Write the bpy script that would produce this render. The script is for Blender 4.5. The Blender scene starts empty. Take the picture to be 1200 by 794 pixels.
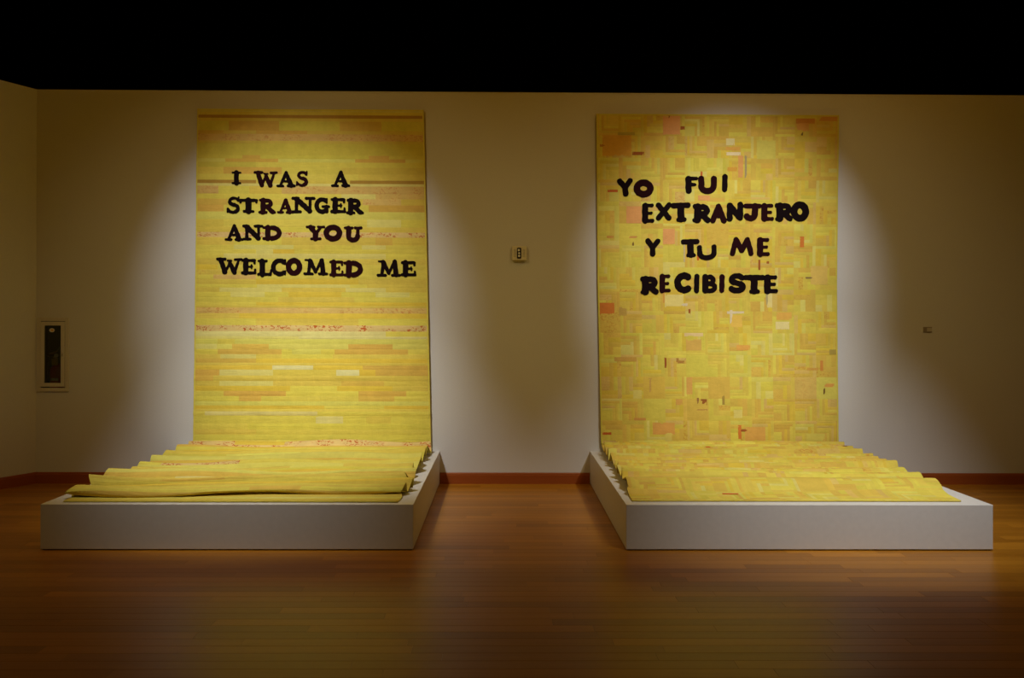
import bpy, bmesh, math, random
import numpy as np
from mathutils import Vector, Matrix

S = bpy.context.scene
C = S.collection
R = math.radians

# ------------------------------------------------------------------ camera
CAM_H, CAM_Y, YAW, ROLL, FOC = 1.55, -8.27321, -0.01054, -0.00312, 1000.0
VPY = 379.06
def rot_cam():
    cy, sy = math.cos(YAW), math.sin(YAW); cr, sr = math.cos(ROLL), math.sin(ROLL)
    Rz = np.array([[cy, -sy, 0], [sy, cy, 0], [0, 0, 1]]); Ry = np.array([[cr, 0, sr], [0, 1, 0], [-sr, 0, cr]])
    return Rz @ Ry
RC = rot_cam()
cd = bpy.data.cameras.new('camera'); cam = bpy.data.objects.new('camera', cd); C.objects.link(cam)
cd.sensor_width = 36; cd.lens = FOC * 36 / 1200; cd.shift_y = (VPY - 397) / 1200; cd.clip_end = 60
M = Matrix.Identity(4)
for i in range(3):
    M[i][0] = RC[i][0]; M[i][1] = RC[i][2]; M[i][2] = -RC[i][1]
M[0][3], M[1][3], M[2][3] = 0, CAM_Y, CAM_H
cam.matrix_world = M
S.camera = cam

def at(px, py, y=None, z=None):
    """world point where the line of sight through a pixel meets the plane y=.. or z=.."""
    d = RC @ np.array([(px - 600) / FOC, 1.0, -(py - VPY) / FOC]); o = np.array([0, CAM_Y, CAM_H])
    t = (y - o[1]) / d[1] if y is not None else (z - o[2]) / d[2]
    return o + d * t

# ------------------------------------------------------------------ world, lights, exposure
w = bpy.data.worlds.new('world'); S.world = w; w.use_nodes = True
w.node_tree.nodes['Background'].inputs[0].default_value = (0, 0, 0, 1)
w.node_tree.nodes['Background'].inputs[1].default_value = 0
S.view_settings.view_transform = 'Standard'; S.view_settings.look = 'None'
S.view_settings.exposure = 0; S.view_settings.gamma = 1; S.view_settings.use_curve_mapping = False

def spot(loc, aim, watts, angle, blend, col=(1, .93, .86), rad=.04):
    l = bpy.data.lights.new('track_or_fill_spot', 'SPOT'); l.energy = watts; l.spot_size = R(angle); l.spot_blend = blend
    l.color = col; l.shadow_soft_size = rad
    o = bpy.data.objects.new('track_or_fill_spot', l); C.objects.link(o); o.location = loc
    o.rotation_euler = (Vector(aim) - Vector(loc)).to_track_quat('-Z', 'Y').to_euler()
def area(loc, aim, watts, sx, sy, col):
    l = bpy.data.lights.new('ambient_fill_light', 'AREA'); l.shape = 'RECTANGLE'; l.size = sx; l.size_y = sy; l.energy = watts; l.color = col
    o = bpy.data.objects.new('ambient_fill_light', l); C.objects.link(o); o.location = loc
    o.rotation_euler = (Vector(aim) - Vector(loc)).to_track_quat('-Z', 'Y').to_euler()
SPOTCOL = (.965, 1, 1.03)
spot((-2.2, -4.64, 4.85), (-1.95, 0, 1.86), 700, 37.2, 1, SPOTCOL)      # left quilt on the wall
spot((-2.0, -3.7, 4.85), (-1.84, -1.37, 1.1), 700, 46, 1, SPOTCOL)    # left folds and platform
spot((2.0, -4.71, 4.85), (2.2, 0, 2.1), 850, 34.5, 1, SPOTCOL)          # right quilt on the wall
spot((2.9, -4.4, 4.85), (2.56, -1.6, .62), 800, 48, 1, SPOTCOL)      # right folds and platform
FILLCOL = (1, .74, .30)
spot((-2.4, -4.3, 4.85), (-1.5, 0, .2), 150, 82, 1, FILLCOL, .1)          # two wide warm spots, added as unseen fill to soften the pools
spot((2.3, -4.6, 4.85), (2.2, 0, .4), 145, 82, 1, FILLCOL, .1)
area((0.1, -2.2, 4.9), (0, -1.2, 0), 26, 9.5, 1.2, (1, .43, .01))  # added amber panel out of view, standing in for warm ambient bounce

# ------------------------------------------------------------------ helpers
def link(name, me, m=None, parent=None):
    o = bpy.data.objects.new(name, me); C.objects.link(o)
    if m is not None and me is not None and not me.materials: me.materials.append(m)
    if parent is not None: o.parent = parent
    return o
def tag(o, label, cat=None, group=None, kind=None):
    if label: o['label'] = label
    if cat: o['category'] = cat
    if group: o['group'] = group
    if kind: o['kind'] = kind
    return o
def empty(name, loc=(0, 0, 0)):
    o = bpy.data.objects.new(name, None); C.objects.link(o); o.location = loc; o.empty_display_size = .1; return o
def add_box(bm, x0, x1, y0, y1, z0, z1, bev=0, seg=1):
    r = bmesh.ops.create_cube(bm, size=1)
    vs = r['verts']
    for v in vs:
        v.co = Vector(((x0 + x1) / 2 + v.co.x * (x1 - x0), (y0 + y1) / 2 + v.co.y * (y1 - y0), (z0 + z1) / 2 + v.co.z * (z1 - z0)))
    if bev:
        es = list({e for v in vs for e in v.link_edges})
        bmesh.ops.bevel(bm, geom=es, offset=bev, segments=seg, affect='EDGES', profile=.5)
def add_cyl(bm, c, r0, r1, h, axis='Z', n=24):
    rot = {'Z': Matrix.Identity(4), 'Y': Matrix.Rotation(R(90), 4, 'X'), 'X': Matrix.Rotation(R(90), 4, 'Y')}[axis]
    bmesh.ops.create_cone(bm, cap_ends=True, segments=n, radius1=r0, radius2=r1, depth=h, matrix=Matrix.Translation(c) @ rot)
def add_lathe(bm, c, prof, n=28):
    rings = []
    for r, z in prof:
        rings.append([bm.verts.new((c[0] + r * math.cos(2 * math.pi * k / n), c[1] + r * math.sin(2 * math.pi * k / n), c[2] + z)) for k in range(n)])
    for a, b in zip(rings, rings[1:]):
        for k in range(n): bm.faces.new((a[k], a[(k + 1) % n], b[(k + 1) % n], b[k]))
    bm.faces.new(rings[0][::-1]); bm.faces.new(rings[-1])
def add_tube(bm, pts, r, n=8):
    rings = []
    for i, p in enumerate(pts):
        p = Vector(p); d = (Vector(pts[min(i + 1, len(pts) - 1)]) - Vector(pts[max(i - 1, 0)])).normalized()
        a = d.orthogonal().normalized(); b = d.cross(a)
        if rings:
            a0 = last_a - d * last_a.dot(d); a = a0.normalized(); b = d.cross(a)
        last_a = a
        rings.append([bm.verts.new(p + (a * math.cos(2 * math.pi * k / n) + b * math.sin(2 * math.pi * k / n)) * r) for k in range(n)])
    for a, b in zip(rings, rings[1:]):
        for k in range(n): bm.faces.new((a[k], a[(k + 1) % n], b[(k + 1) % n], b[k]))
    bm.faces.new(rings[0][::-1]); bm.faces.new(rings[-1])
def done(bm, name, m, parent=None, smooth=False):
    bmesh.ops.recalc_face_normals(bm, faces=bm.faces)
    me = bpy.data.meshes.new(name); bm.to_mesh(me); bm.free()
    if smooth:
        me.polygons.foreach_set('use_smooth', [True] * len(me.polygons))
    return link(name, me, m, parent)

# ------------------------------------------------------------------ materials
def mat(name):
    m = bpy.data.materials.new(name); m.use_nodes = True
    nt = m.node_tree; return m, nt, nt.nodes['Principled BSDF']
def nd(nt, t, **k):
    n = nt.nodes.new(t)
    for a, b in k.items():
        if a.startswith('i_'): n.inputs[a[2:].replace('_', ' ')].default_value = b
        else: setattr(n, a, b)
    return n
def L(nt, a, b): nt.links.new(a, b)
def plain(name, col, rough=.5, metal=0, bump=0, scale=60, spec=.5, emit=None):
    m, nt, p = mat(name)
    p.inputs['Base Color'].default_value = (*col, 1); p.inputs['Roughness'].default_value = rough; p.inputs['Metallic'].default_value = metal
    p.inputs['Specular IOR Level'].default_value = spec
    tc = nd(nt, 'ShaderNodeTexCoord')
    n = nd(nt, 'ShaderNodeTexNoise', i_Scale=scale, i_Detail=4.0); L(nt, tc.outputs['Object'], n.inputs['Vector'])
    mx = nd(nt, 'ShaderNodeMix', data_type='RGBA'); mx.inputs[6].default_value = (*[c * .93 for c in col], 1); mx.inputs[7].default_value = (*[min(1, c * 1.05) for c in col], 1)
    L(nt, n.outputs['Fac'], mx.inputs[0]); L(nt, mx.outputs[2], p.inputs['Base Color'])
    if bump:
        b = nd(nt, 'ShaderNodeBump', i_Strength=bump, i_Distance=.002); L(nt, n.outputs['Fac'], b.inputs['Height']); L(nt, b.outputs[0], p.inputs['Normal'])
    return m

m_wall = plain('wall_paint', (.62, .605, .585), .75, bump=.25, scale=90, spec=.25)
m_plat = plain('platform_paint', (.67, .655, .635), .5, bump=.12, scale=25, spec=.35)
m_black = plain('black_ceiling_paint', (.0015, .0015, .0016), .9, spec=.05)
m_dark = plain('dark_gap', (.012, .008, .006), .9)
m_cabframe = plain('cabinet_enamel', (.60, .56, .48), .4)
m_cabin = plain('cabinet_inside', (.045, .055, .055), .6)
m_red = plain('extinguisher_red', (.60, .02, .012), .3)
m_chrome = plain('satin_metal', (.75, .72, .66), .25, metal=1)
m_rubber = plain('black_rubber', (.02, .02, .02), .5)
m_paper = plain('label_paper', (.75, .72, .66), .6)
m_yell = plain('label_yellow', (.75, .45, .05), .6)
m_lens = plain('strobe_lens', (.9, .9, .88), .08, spec=.8)
m_device = plain('device_plastic', (.70, .64, .46), .4)
m_blackpl = plain('black_plastic', (.02, .015, .012), .4)
m_tagp = plain('placard_beige', (.50, .46, .39), .5)
m_tagd = plain('placard_dark', (.26, .21, .15), .5)

m_glass, nt, p = mat('cabinet_glass')
nt.nodes.remove(p); out = nt.nodes['Material Output']
tr = nd(nt, 'ShaderNodeBsdfTransparent'); gl = nd(nt, 'ShaderNodeBsdfGlossy'); gl.inputs['Roughness'].default_value = .05
tr.inputs[0].default_value = (.85, .9, .88, 1)
fr = nd(nt, 'ShaderNodeFresnel'); fr.inputs[0].default_value = 1.5; mxs = nd(nt, 'ShaderNodeMixShader')
L(nt, fr.outputs[0], mxs.inputs[0]); L(nt, tr.outputs[0], mxs.inputs[1]); L(nt, gl.outputs[0], mxs.inputs[2]); L(nt, mxs.outputs[0], out.inputs[0])

def wood(name, c0, c1, rough, coat, attr_tone=True, scale=1.0):
    m, nt, p = mat(name)
    tc = nd(nt, 'ShaderNodeTexCoord'); geo = nd(nt, 'ShaderNodeNewGeometry')
    mp = nd(nt, 'ShaderNodeMapping'); mp.inputs['Scale'].default_value = (1.2 * scale, 22 * scale, 22 * scale); L(nt, geo.outputs['Position'], mp.inputs[0])
    oi = nd(nt, 'ShaderNodeObjectInfo'); at_ = nd(nt, 'ShaderNodeAttribute', attribute_name='tone')
    ad = nd(nt, 'ShaderNodeMath', operation='ADD'); L(nt, oi.outputs['Random'], ad.inputs[0]); L(nt, at_.outputs['Fac'], ad.inputs[1])
    fc = nd(nt, 'ShaderNodeMath', operation='FRACT'); L(nt, ad.outputs[0], fc.inputs[0])
    off = nd(nt, 'ShaderNodeMath', operation='MULTIPLY'); off.inputs[1].default_value = 37; L(nt, fc.outputs[0], off.inputs[0])
    nz = nd(nt, 'ShaderNodeTexNoise', noise_dimensions='4D', i_Scale=1.6, i_Detail=6.0, i_Roughness=.6, i_Distortion=.5)
    L(nt, mp.outputs[0], nz.inputs['Vector']); L(nt, off.outputs[0], nz.inputs['W'])
    g = nd(nt, 'ShaderNodeMath', operation='MULTIPLY_ADD'); g.inputs[1].default_value = .6; g.inputs[2].default_value = -.08; L(nt, nz.outputs['Fac'], g.inputs[0])
    t = nd(nt, 'ShaderNodeMath', operation='MULTIPLY_ADD', use_clamp=True); t.inputs[1].default_value = .55; L(nt, fc.outputs[0], t.inputs[0]); L(nt, g.outputs[0], t.inputs[2])
    mx = nd(nt, 'ShaderNodeMix', data_type='RGBA'); mx.inputs[6].default_value = (*c0, 1); mx.inputs[7].default_value = (*c1, 1)
    L(nt, t.outputs[0], mx.inputs[0]); L(nt, mx.outputs[2], p.inputs['Base Color'])
    p.inputs['Roughness'].default_value = rough; p.inputs['Specular IOR Level'].default_value = .42
    p.inputs['Specular Tint'].default_value = (1, .72, .42, 1); p.inputs['IOR'].default_value = 1.38; p.inputs['Coat Weight'].default_value = coat; p.inputs['Coat Roughness'].default_value = .14
    b = nd(nt, 'ShaderNodeBump', i_Strength=.12, i_Distance=.001); L(nt, nz.outputs['Fac'], b.inputs['Height']); L(nt, b.outputs[0], p.inputs['Normal'])
    return m
m_floor = wood('maple_floor_boards', (.22, .080, .004), (.48, .20, .015), .32, .0)
m_base = wood('stained_baseboard', (.24, .055, .012), (.34, .085, .018), .4, .15)

def cloth(name, crease=0.0, pk=.35):
    m, nt, p = mat(name)
    a = nd(nt, 'ShaderNodeAttribute', attribute_name='Col'); pr = nd(nt, 'ShaderNodeAttribute', attribute_name='prn')
    tc = nd(nt, 'ShaderNodeTexCoord'); uv = nd(nt, 'ShaderNodeAttribute', attribute_name='fab')
    # printed marks on some fabrics
    mp = nd(nt, 'ShaderNodeMapping'); mp.inputs['Scale'].default_value = (34, 48, 1); L(nt, uv.outputs['Vector'], mp.inputs[0])
    vz = nd(nt, 'ShaderNodeTexNoise', i_Scale=1.0, i_Detail=2.0, i_Roughness=.65, i_Distortion=.8); L(nt, mp.outputs[0], vz.inputs['Vector'])
    th = nd(nt, 'ShaderNodeMapRange'); th.inputs[1].default_value = .53; th.inputs[2].default_value = .60; L(nt, vz.outputs['Fac'], th.inputs[0])
    big = nd(nt, 'ShaderNodeTexNoise', i_Scale=6.0, i_Detail=1.0); L(nt, uv.outputs['Vector'], big.inputs['Vector'])
    bt = nd(nt, 'ShaderNodeMapRange'); bt.inputs[1].default_value = .38; bt.inputs[2].default_value = .55; L(nt, big.outputs['Fac'], bt.inputs[0])
    m1 = nd(nt, 'ShaderNodeMath', operation='MULTIPLY'); L(nt, th.outputs[0], m1.inputs[0]); L(nt, pr.outputs['Fac'], m1.inputs[1])
    m2 = nd(nt, 'ShaderNodeMath', operation='MULTIPLY'); L(nt, m1.outputs[0], m2.inputs[0]); L(nt, bt.outputs[0], m2.inputs[1])
    mx = nd(nt, 'ShaderNodeMix', data_type='RGBA'); mx.inputs[7].default_value = (.46, .085, .014, 1)
    L(nt, m2.outputs[0], mx.inputs[0]); L(nt, a.outputs['Color'], mx.inputs[6])
    # weave / washed tone variation
    wn = nd(nt, 'ShaderNodeTexNoise', i_Scale=9.0, i_Detail=6.0, i_Roughness=.7); L(nt, uv.outputs['Vector'], wn.inputs['Vector'])
    mr = nd(nt, 'ShaderNodeMapRange'); mr.inputs[1].default_value = .3; mr.inputs[2].default_value = .7; mr.inputs[3].default_value = .90; mr.inputs[4].default_value = 1.08
    L(nt, wn.outputs['Fac'], mr.inputs[0])
    mu = nd(nt, 'ShaderNodeVectorMath', operation='MULTIPLY'); L(nt, mx.outputs[2], mu.inputs[0])
    cb = nd(nt, 'ShaderNodeCombineXYZ'); [L(nt, mr.outputs[0], cb.inputs[i]) for i in range(3)]; L(nt, cb.outputs[0], mu.inputs[1])
    L(nt, mu.outputs[0], p.inputs['Base Color'])
    p.inputs['Roughness'].default_value = .92; p.inputs['Specular IOR Level'].default_value = .12
    mp2 = nd(nt, 'ShaderNodeMapping'); mp2.inputs['Scale'].default_value = (1, 2.4, 1); L(nt, uv.outputs['Vector'], mp2.inputs[0])
    wr = nd(nt, 'ShaderNodeTexNoise', i_Scale=16.0, i_Detail=5.0, i_Roughness=.6, i_Distortion=.4); L(nt, mp2.outputs[0], wr.inputs['Vector'])
    b = nd(nt, 'ShaderNodeBump', i_Strength=.5, i_Distance=.006); L(nt, wr.outputs['Fac'], b.inputs['Height'])
    mp3 = nd(nt, 'ShaderNodeMapping'); mp3.inputs['Scale'].default_value = (70, 9, 1); L(nt, uv.outputs['Vector'], mp3.inputs[0])
    st = nd(nt, 'ShaderNodeTexNoise', i_Scale=1.0, i_Detail=3.0, i_Roughness=.5, i_Distortion=.2); L(nt, mp3.outputs[0], st.inputs['Vector'])
    b2 = nd(nt, 'ShaderNodeBump', i_Strength=pk, i_Distance=.003); L(nt, st.outputs['Fac'], b2.inputs['Height']); L(nt, b.outputs[0], b2.inputs['Normal']); last = b2
    if crease:
        mp4 = nd(nt, 'ShaderNodeMapping'); mp4.inputs['Scale'].default_value = (1.1, 12, 1); L(nt, uv.outputs['Vector'], mp4.inputs[0])
        cr = nd(nt, 'ShaderNodeTexNoise', i_Scale=1.0, i_Detail=4.0, i_Roughness=.55, i_Distortion=.6); L(nt, mp4.outputs[0], cr.inputs['Vector'])
        b3 = nd(nt, 'ShaderNodeBump', i_Strength=crease, i_Distance=.03); L(nt, cr.outputs['Fac'], b3.inputs['Height']); L(nt, b2.outputs[0], b3.inputs['Normal']); last = b3
    L(nt, last.outputs[0], p.inputs['Normal'])
    return m
m_cloth = cloth('block_quilt_cotton', .0, .3)
m_stripe = cloth('striped_quilt_cotton', .3, .45)
m_fold = cloth('folded_quilt_cotton', .75, .4)
m_letter = plain('black_applique', (.006, .002, .003), .9, bump=.5, scale=80, spec=.1)
m_letter2 = plain('maroon_applique', (.016, .0018, .0035), .9, bump=.5, scale=80, spec=.1)

# ------------------------------------------------------------------ the room
H, BB, PZ = 3.779, .1075, .3144
XC = -4.50                                     # left corner of the back wall
g = at(0, 573, z=0); dv = Vector((g[0] - XC, g[1], 0)).normalized()
LW = 1.5; XE, YE = XC + dv.x * LW, dv.y * LW   # far end of the angled wall
XR, YR, XLW, HC = 6.2, -11.0, XE, 5.4
cab0, cab1 = at(43.8, 371.8, y=0), at(81.4, 458.4, y=0)
hx0, hx1, hz0, hz1 = cab0[0] + .012, cab1[0] - .012, cab1[2] + .012, cab0[2] - .012

bm = bmesh.new()                               # back wall with the cabinet's opening
for a in ((XC - .0, hx0, 0, .2, 0, H), (hx1, XR, 0, .2, 0, H), (hx0, hx1, 0, .2, 0, hz0), (hx0, hx1, 0, .2, hz1, H), (hx0, hx1, .17, .2, hz0, hz1)): add_box(bm, *a)
o = done(bm, 'wall_back', m_wall); tag(o, None, kind='structure')
def slab(name, p0, p1, z0, z1, t, m, out):
    bm = bmesh.new(); d = (Vector(p1) - Vector(p0)).normalized(); n = Vector((-d.y, d.x)) * out
    vs = []
    for z in (z0, z1):
        for q in (Vector(p0), Vector(p1), Vector(p1) + n * t, Vector(p0) + n * t): vs.append(bm.verts.new((q.x, q.y, z)))
    for f in ((0, 1, 2, 3), (4, 5, 6, 7), (0, 1, 5, 4), (1, 2, 6, 5), (2, 3, 7, 6), (3, 0, 4, 7)): bm.faces.new([vs[i] for i in f])
    return tag(done(bm, name, m), None, kind='structure')
slab('wall_left_angled', (XC, 0), (XE, YE), 0, H, .15, m_wall, -1)
slab('wall_left', (XE, YE), (XE, YR), 0, H, .15, m_wall, -1)
slab('wall_front', (XE, YR), (XR, YR), 0, H, .15, m_wall, -1)
slab('wall_right', (XR, YR), (XR, 0), 0, H, .15, m_wall, -1)
# black plenum above the partition walls
bm = bmesh.new(); add_box(bm, XE - 3, XR + 3, YR - 3, 3, HC, HC + .1); tag(done(bm, 'ceiling', m_black), None, kind='structure')
slab('wall_plenum_back', (XE - 3, 3.0), (XR + 3, 3.0), 0, HC, .1, m_black, 1)
slab('wall_plenum_left', (XE - 3, YR - 3), (XE - 3, 3.0), 0, HC, .1, m_black, 1)
slab('wall_plenum_right', (XR + 3, 3.0), (XR + 3, YR - 3), 0, HC, .1, m_black, 1)
slab('wall_plenum_front', (XR + 3, YR - 3), (XE - 3, YR - 3), 0, HC, .1, m_black, 1)
# metal bead capping the partition
bm = bmesh.new(); add_box(bm, XC, XR, -.006, .206, H, H + .012, .002); tag(done(bm, 'trim_1', m_wall), None, kind='structure')
e = Vector((XC, 0)); n_in = Vector((-dv.y, dv.x)) if Vector((-dv.y, dv.x)).dot(Vector((1, -1))) > 0 else Vector((dv.y, -dv.x))
def angled_box(name, m, z0, z1, t, L0=0, L1=LW):
    bm = bmesh.new(); vs = []
    for z in (z0, z1):
        for (l, k) in ((L0, 0), (L1, 0), (L1, 1), (L0, 1)):
            q = e + Vector((dv.x, dv.y)) * l + n_in * t * k; vs.append(bm.verts.new((q.x, q.y, z)))
    for f in ((0, 1, 2, 3), (4, 5, 6, 7), (0, 1, 5, 4), (1, 2, 6, 5), (2, 3, 7, 6), (3, 0, 4, 7)): bm.faces.new([vs[i] for i in f])
    return done(bm, name, m)
tag(angled_box('trim_2', m_wall, H, H + .012, .006), None, kind='structure')

# baseboards: flat board, chamfered cap
def baseboard(name, p0, p1, inward):
    d = (Vector(p1) - Vector(p0)); ln = d.length; d.normalize(); n = Vector(inward)
    prof = [(0, 0), (.018, 0), (.018, BB - .022), (.014, BB - .018), (.014, BB - .010), (.009, BB), (0, BB)]
    bm = bmesh.new(); rings = []
    for q in (Vector(p0), Vector(p1)):
        rings.append([bm.verts.new((q.x + n.x * a, q.y + n.y * a, z)) for a, z in prof])
    k = len(prof)
    for i in range(k): bm.faces.new((rings[0][i], rings[0][(i + 1) % k], rings[1][(i + 1) % k], rings[1][i]))
    bm.faces.new(rings[0]); bm.faces.new(rings[1][::-1])
    tag(done(bm, name, m_base), None, kind='structure')
baseboard('baseboard_back_left', (XC + .008, 0), (-3.142, 0), (0, -1))
baseboard('baseboard_back', (-.606, 0), (.845, 0), (0, -1))
baseboard('baseboard_back_right', (3.378, 0), (XR, 0), (0, -1))
baseboard('baseboard_left_angled', (XC, 0), (XE, YE), n_in)
baseboard('baseboard_left', (XE, YE), (XE, YR), (1, 0))
baseboard('baseboard_right', (XR, 0), (XR, YR), (-1, 0))

# ------------------------------------------------------------------ the board floor
rnd = random.Random(5)
BW = .0925
bm = bmesh.new(); add_box(bm, XE - .2, XR + .2, YR - .2, .25, -.08, -.012)
floor = tag(done(bm, 'floor', m_dark), None, kind='structure')
def board_geo(bm, x0, x1, y0, y1, tone=None, lay=None):
    c, g_ = .0012, .0003
    x0 += g_; x1 -= g_; y0 += g_; y1 -= g_
    lo = [bm.verts.new(v) for v in ((x0, y0, -.012), (x1, y0, -.012), (x1, y1, -.012), (x0, y1, -.012))]
    mi = [bm.verts.new(v) for v in ((x0, y0, -.0006), (x1, y0, -.0006), (x1, y1, -.0006), (x0, y1, -.0006))]
    hi = [bm.verts.new(v) for v in ((x0 + c, y0 + c, 0), (x1 - c, y0 + c, 0), (x1 - c, y1 - c, 0), (x0 + c, y1 - c, 0))]
    fs = [bm.faces.new(hi)]
    for a, b in ((lo, mi), (mi, hi)):
        for i in range(4): fs.append(bm.faces.new((a[i], a[(i + 1) % 4], b[(i + 1) % 4], b[i])))
    if lay is not None:
        for f in fs:
            for lp in f.loops: lp[lay] = (tone, tone, tone, 1)
lens = [.62, .8, 1.0, 1.2, 1.45, 1.75]; bmesh_by_len = {}
for ln in lens:
    b = bmesh.new(); board_geo(b, 0, ln, -BW, 0); me = bpy.data.meshes.new('board'); b.to_mesh(me); b.free(); me.materials.append(m_floor); bmesh_by_len[ln] = me
sbm = bmesh.new(); lay = sbm.loops.layers.float_color.new('tone')
nparts = 0; row = 0; y = 0.0
while y > YR:
    x = XE - rnd.uniform(0.1, 1.2)
    near = -4.62 < y <= -2.46
    while x < XR:
        ln = rnd.choice(lens)
        dcam = y - CAM_Y
        vis = near and (x + ln > -.62 * dcam - .05) and (x < .62 * dcam + .05)
        if vis and nparts < 298:
            o = link('board', bmesh_by_len[ln], None, floor); o.location = (x, y, 0); nparts += 1
        else:
            board_geo(sbm, x, x + ln, y - BW, y, rnd.random(), lay)
        x += ln
    y -= BW; row += 1
me = bpy.data.meshes.new('distant_boards'); sbm.to_mesh(me); sbm.free()
o = link('distant_boards', me, m_floor, floor); o['kind'] = 'stuff'

# ------------------------------------------------------------------ the two platforms
YF = -2.44
def platform(x0, x1, label):
    bm = bmesh.new(); add_box(bm, x0, x1, YF, -.001, .007, PZ, .0035, 2)
    o = tag(done(bm, 'display_platform', m_plat), label, 'platform', 'low white platforms under the quilts')
    bm = bmesh.new(); add_box(bm, x0 + .012, x1 - .012, YF + .012, -.03, 0, .007)
    done(bm, 'plinth', m_dark, o)
    return o
platform(-3.1405, -.608, 'low white platform in front of the wall, carrying the striped quilt with English words')
platform(.8474, 3.3753, 'low white platform in front of the wall, carrying the patchwork-block quilt with Spanish words')

# ------------------------------------------------------------------ quilts as parametric cloth
def catmull(P, n=10):
    P = [np.array(p, float) for p in P]; out = []
    for i in range(len(P) - 1):
        p0, p1, p2, p3 = P[max(i - 1, 0)], P[i], P[i + 1], P[min(i + 2, len(P) - 1)]
        for t in np.linspace(0, 1, n, endpoint=False):
            q = .5 * ((2 * p1) + (-p0 + p2) * t + (2 * p0 - 5 * p1 + 4 * p2 - p3) * t * t + (-p0 + 3 * p1 - 3 * p2 + p3) * t ** 3)
            out.append(q * .75 + (p1 + (p2 - p1) * t) * .25)
    out.append(P[-1]); return np.array(out)
def sn(seed, n=5, f=1.0):
    r = random.Random(seed); K = [(r.uniform(.5, 2.2) * f, r.uniform(0, 6.28), r.uniform(.5, 1)) for _ in range(n)]
    tot = sum(k[2] for k in K)
    return lambda x: sum(a * np.sin(w_ * x + ph) for w_, ph, a in K) / tot * 1.6

class Cloth:
    """a point of the cloth is (u across 0..1, s metres down from the top edge)"""
    def __init__(self, seed, ztop, zb, eL, eR, pile, yoff, ripple):
        self.ztop, self.Lh = ztop, ztop - zb
        NU, NP = 97, 420
        self.NU = NU; us = np.linspace(0, 1, NU)
        cols = []
        for u in us: cols.append(pile(u))            # list of (y,z) lines with per-point x pull
        polys = [catmull(c, 12) for c in cols]
        Ls = [np.concatenate([[0], np.cumsum(np.hypot(np.diff(p[:, 0]), np.diff(p[:, 1])))]) for p in polys]
        self.Lp = float(np.mean([l[-1] for l in Ls]))
        self.pile = np.zeros((NU, NP, 3))
        Lm = np.mean(Ls, axis=0)                     # the same cloth stays on the same fold right across
        for i, (p, l) in enumerate(zip(polys, Ls)):
            l = Lm; t = np.linspace(0, l[-1], NP)
            for k in range(3): self.pile[i, :, k] = np.interp(t, l, p[:, k])
        self.NP = NP; self.eL, self.eR = eL, eR; self.yoff = yoff; self.rip = ripple; self.L = self.Lh + self.Lp
    def P(self, U, Sx):
        U = np.asarray(U, float); Sx = np.asarray(Sx, float)
        t = np.clip((Sx - self.Lh) / self.Lp, 0, 1) * (self.NP - 1); a = np.clip(U, 0, 1) * (self.NU - 1)
        i = np.minimum(t.astype(int), self.NP - 2); j = np.minimum(a.astype(int), self.NU - 2); ft = (t - i)[..., None]; fa = (a - j)[..., None]
        T = self.pile
        q = (T[j, i] * (1 - ft) + T[j, i + 1] * ft) * (1 - fa) + (T[j + 1, i] * (1 - ft) + T[j + 1, i + 1] * ft) * fa
        hang = Sx < self.Lh
        z = np.where(hang, self.ztop - Sx, q[..., 1]); y = np.where(hang, self.yoff, q[..., 0])
        fade = np.clip((self.Lh - Sx) / .5, 0, 1)
        y = y + np.where(hang, self.rip(U, Sx) * fade, 0)
        yy = np.where(hang, 0, q[..., 0]); zz = np.where(hang, z, .3)
        x0 = self.eL(yy, zz); x1 = self.eR(yy, zz)
        x = x0 + (x1 - x0) * U + np.where(hang, 0, q[..., 2])
        return np.stack([x, y, z], -1)
    def PN(self, U, Sx):
        e_ = .004
        p = self.P(U, Sx); du = self.P(U + e_ / 2, Sx) - self.P(U - e_ / 2, Sx); ds = self.P(U, Sx + e_) - self.P(U, Sx - e_)
        n = np.cross(ds, du); n /= np.maximum(np.linalg.norm(n, axis=-1, keepdims=True), 1e-9)
        return p, n

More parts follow.
